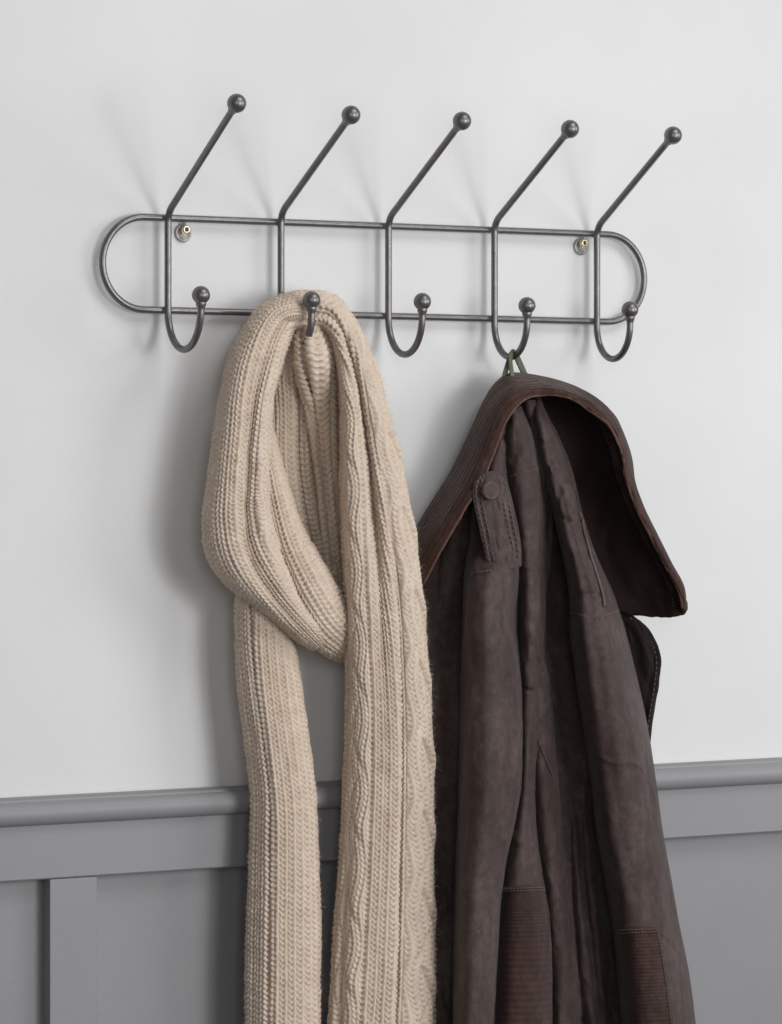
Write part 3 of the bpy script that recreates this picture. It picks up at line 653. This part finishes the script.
arch = [  # outer edge, inner roll
 [(531, 396, .030), (534, 388, .040), (537, 380, .052), (540, 376.5, .066), (541, 380, .080), (541, 391, .086)],
 [(534, 405, .028), (542, 396, .036), (549, 387, .050), (554, 380.5, .068), (556, 384, .084), (556, 393, .088)],
 [(538, 420, .026), (552, 405, .034), (566, 393, .050), (577, 388.5, .072), (579, 391.5, .088), (575, 398, .090)],
 [(543, 440, .026), (562, 422, .034), (580, 406, .052), (595, 399, .078), (598, 403, .092), (592, 408, .094)],
 [(551, 465, .026), (572, 446, .034), (592, 428, .054), (608, 412, .082), (612, 417, .096), (605, 421, .098)],
 [(560, 495, .026), (580, 477, .034), (602, 458, .058), (618, 436, .090), (621, 443, .101), (614.5, 446, .103)],
 [(571, 525, .028), (590, 508, .038), (610, 490, .062), (625, 468, .094), (629, 475, .105), (622, 478, .107)],
 [(584, 556, .030), (602, 541, .040), (620, 524, .064), (637, 501, .096), (641, 507, .106), (634, 510, .108)],
 [(597, 585, .034), (615, 572, .044), (633, 556, .068), (652, 532, .098), (656, 537, .107), (649, 540, .109)],
 [(610, 604, .040), (628, 595, .050), (647, 582, .072), (667, 561, .099), (672, 567, .107), (664, 570, .109)],
 [(622, 612, .048), (640, 606, .058), (659, 599, .078), (679, 584, .100), (684, 592, .107), (676, 594, .109)],
 [(632, 614, .056), (648, 613, .066), (664, 613, .082), (682, 602, .100), (688.5, 605, .106), (680, 606, .108)],
 [(640, 613, .062), (652, 616, .070), (665, 617.5, .084), (678, 615.5, .098), (685.5, 612.5, .104), (679, 610, .107)]]
arch = [r[:3] + [(r[3][0] - (2.5 if i < 11 else 2), r[3][1] + (4.5 if i < 6 else 1), r[3][2] - .004), (r[4][0] - (5.5 if i < 11 else 2), r[4][1] + (6 if i < 6 else 1), r[4][2] - .008), (r[5][0] - 3, r[5][1] + 3, r[5][2] - .014)] for i, r in enumerate(arch)]
ring, uv, p_, n_ = sheet(arch, th=.004, nu=90, noise=.003, nseed=14, step=1.2, round_edge=False)
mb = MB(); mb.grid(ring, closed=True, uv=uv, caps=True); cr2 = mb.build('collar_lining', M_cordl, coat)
stitches('stitching', [herm(np.column_stack([np.arange(9), np.array([(r[3][0]-6, r[3][1]+6, r[3][2]-.003) for r in arch[3:12]])]), np.linspace(0, 8, 150))], cr2, period=3.8, r=.0005)
# worn pale piping along the collar's edge
mb = MB()
def piping(pts, r):
    q = P(pts[:, 0], pts[:, 1], pts[:, 2]); q = densify(q, .0012); q[:, 1] -= .0012 * vnoise(np.arange(len(q)) / 6.0, np.zeros(len(q)), 2); tube(mb, q, r * (1 + .3 * vnoise(np.arange(len(q)) / 3.0, np.zeros(len(q)), 5)), 10)
piping(pe, .0015)
mb.build('collar_edge', M_edge, coat)

# green hanging loop over the fourth hook
X4, top4, tip4, zu4 = HOOKS[3]
def ribbon(mb, pts, wdt, th):
    pts = densify(pts, .001); t = np.gradient(pts, axis=0); t /= np.linalg.norm(t, axis=1, keepdims=True)
    wv = np.cross(t, np.array([0, -1.0, 0])); nrm = np.linalg.norm(wv, axis=1, keepdims=True); wv = wv / np.maximum(nrm, .2); nn = np.cross(wv, t)
    a = np.linspace(0, 2*math.pi, 14, endpoint=False)
    ca = np.sign(np.cos(a)) * np.abs(np.cos(a)) ** .5; sa = np.sign(np.sin(a)) * np.abs(np.sin(a)) ** .5
    mb.grid(np.array([p + wdt * np.outer(ca, w_) + th * np.outer(sa, n_) for p, w_, n_ in zip(pts, wv, nn)]), closed=True, caps=True)
mb = MB()
ribbon(mb, [P(502, 386, .05), P(505, 374, .054), P(508.5, 362, .058), P(511, 354.5, .060), P(513, 351.5, .058)], .0030, .0010)
ribbon(mb, [P(513.5, 384, .062), P(512, 374, .062), P(510.5, 363, .062), P(510.5, 355.5, .063), P(513, 351.8, .060), P(515.5, 353.5, .054)], .0026, .0010)
ribbon(mb, [P(512.5, 352, .057), P(515.5, 354.5, .052), P(519, 362, .048), P(523.5, 372, .048), P(529, 385, .046)], .0036, .0014)
mb.build('hanging_loop', M_green, coat)
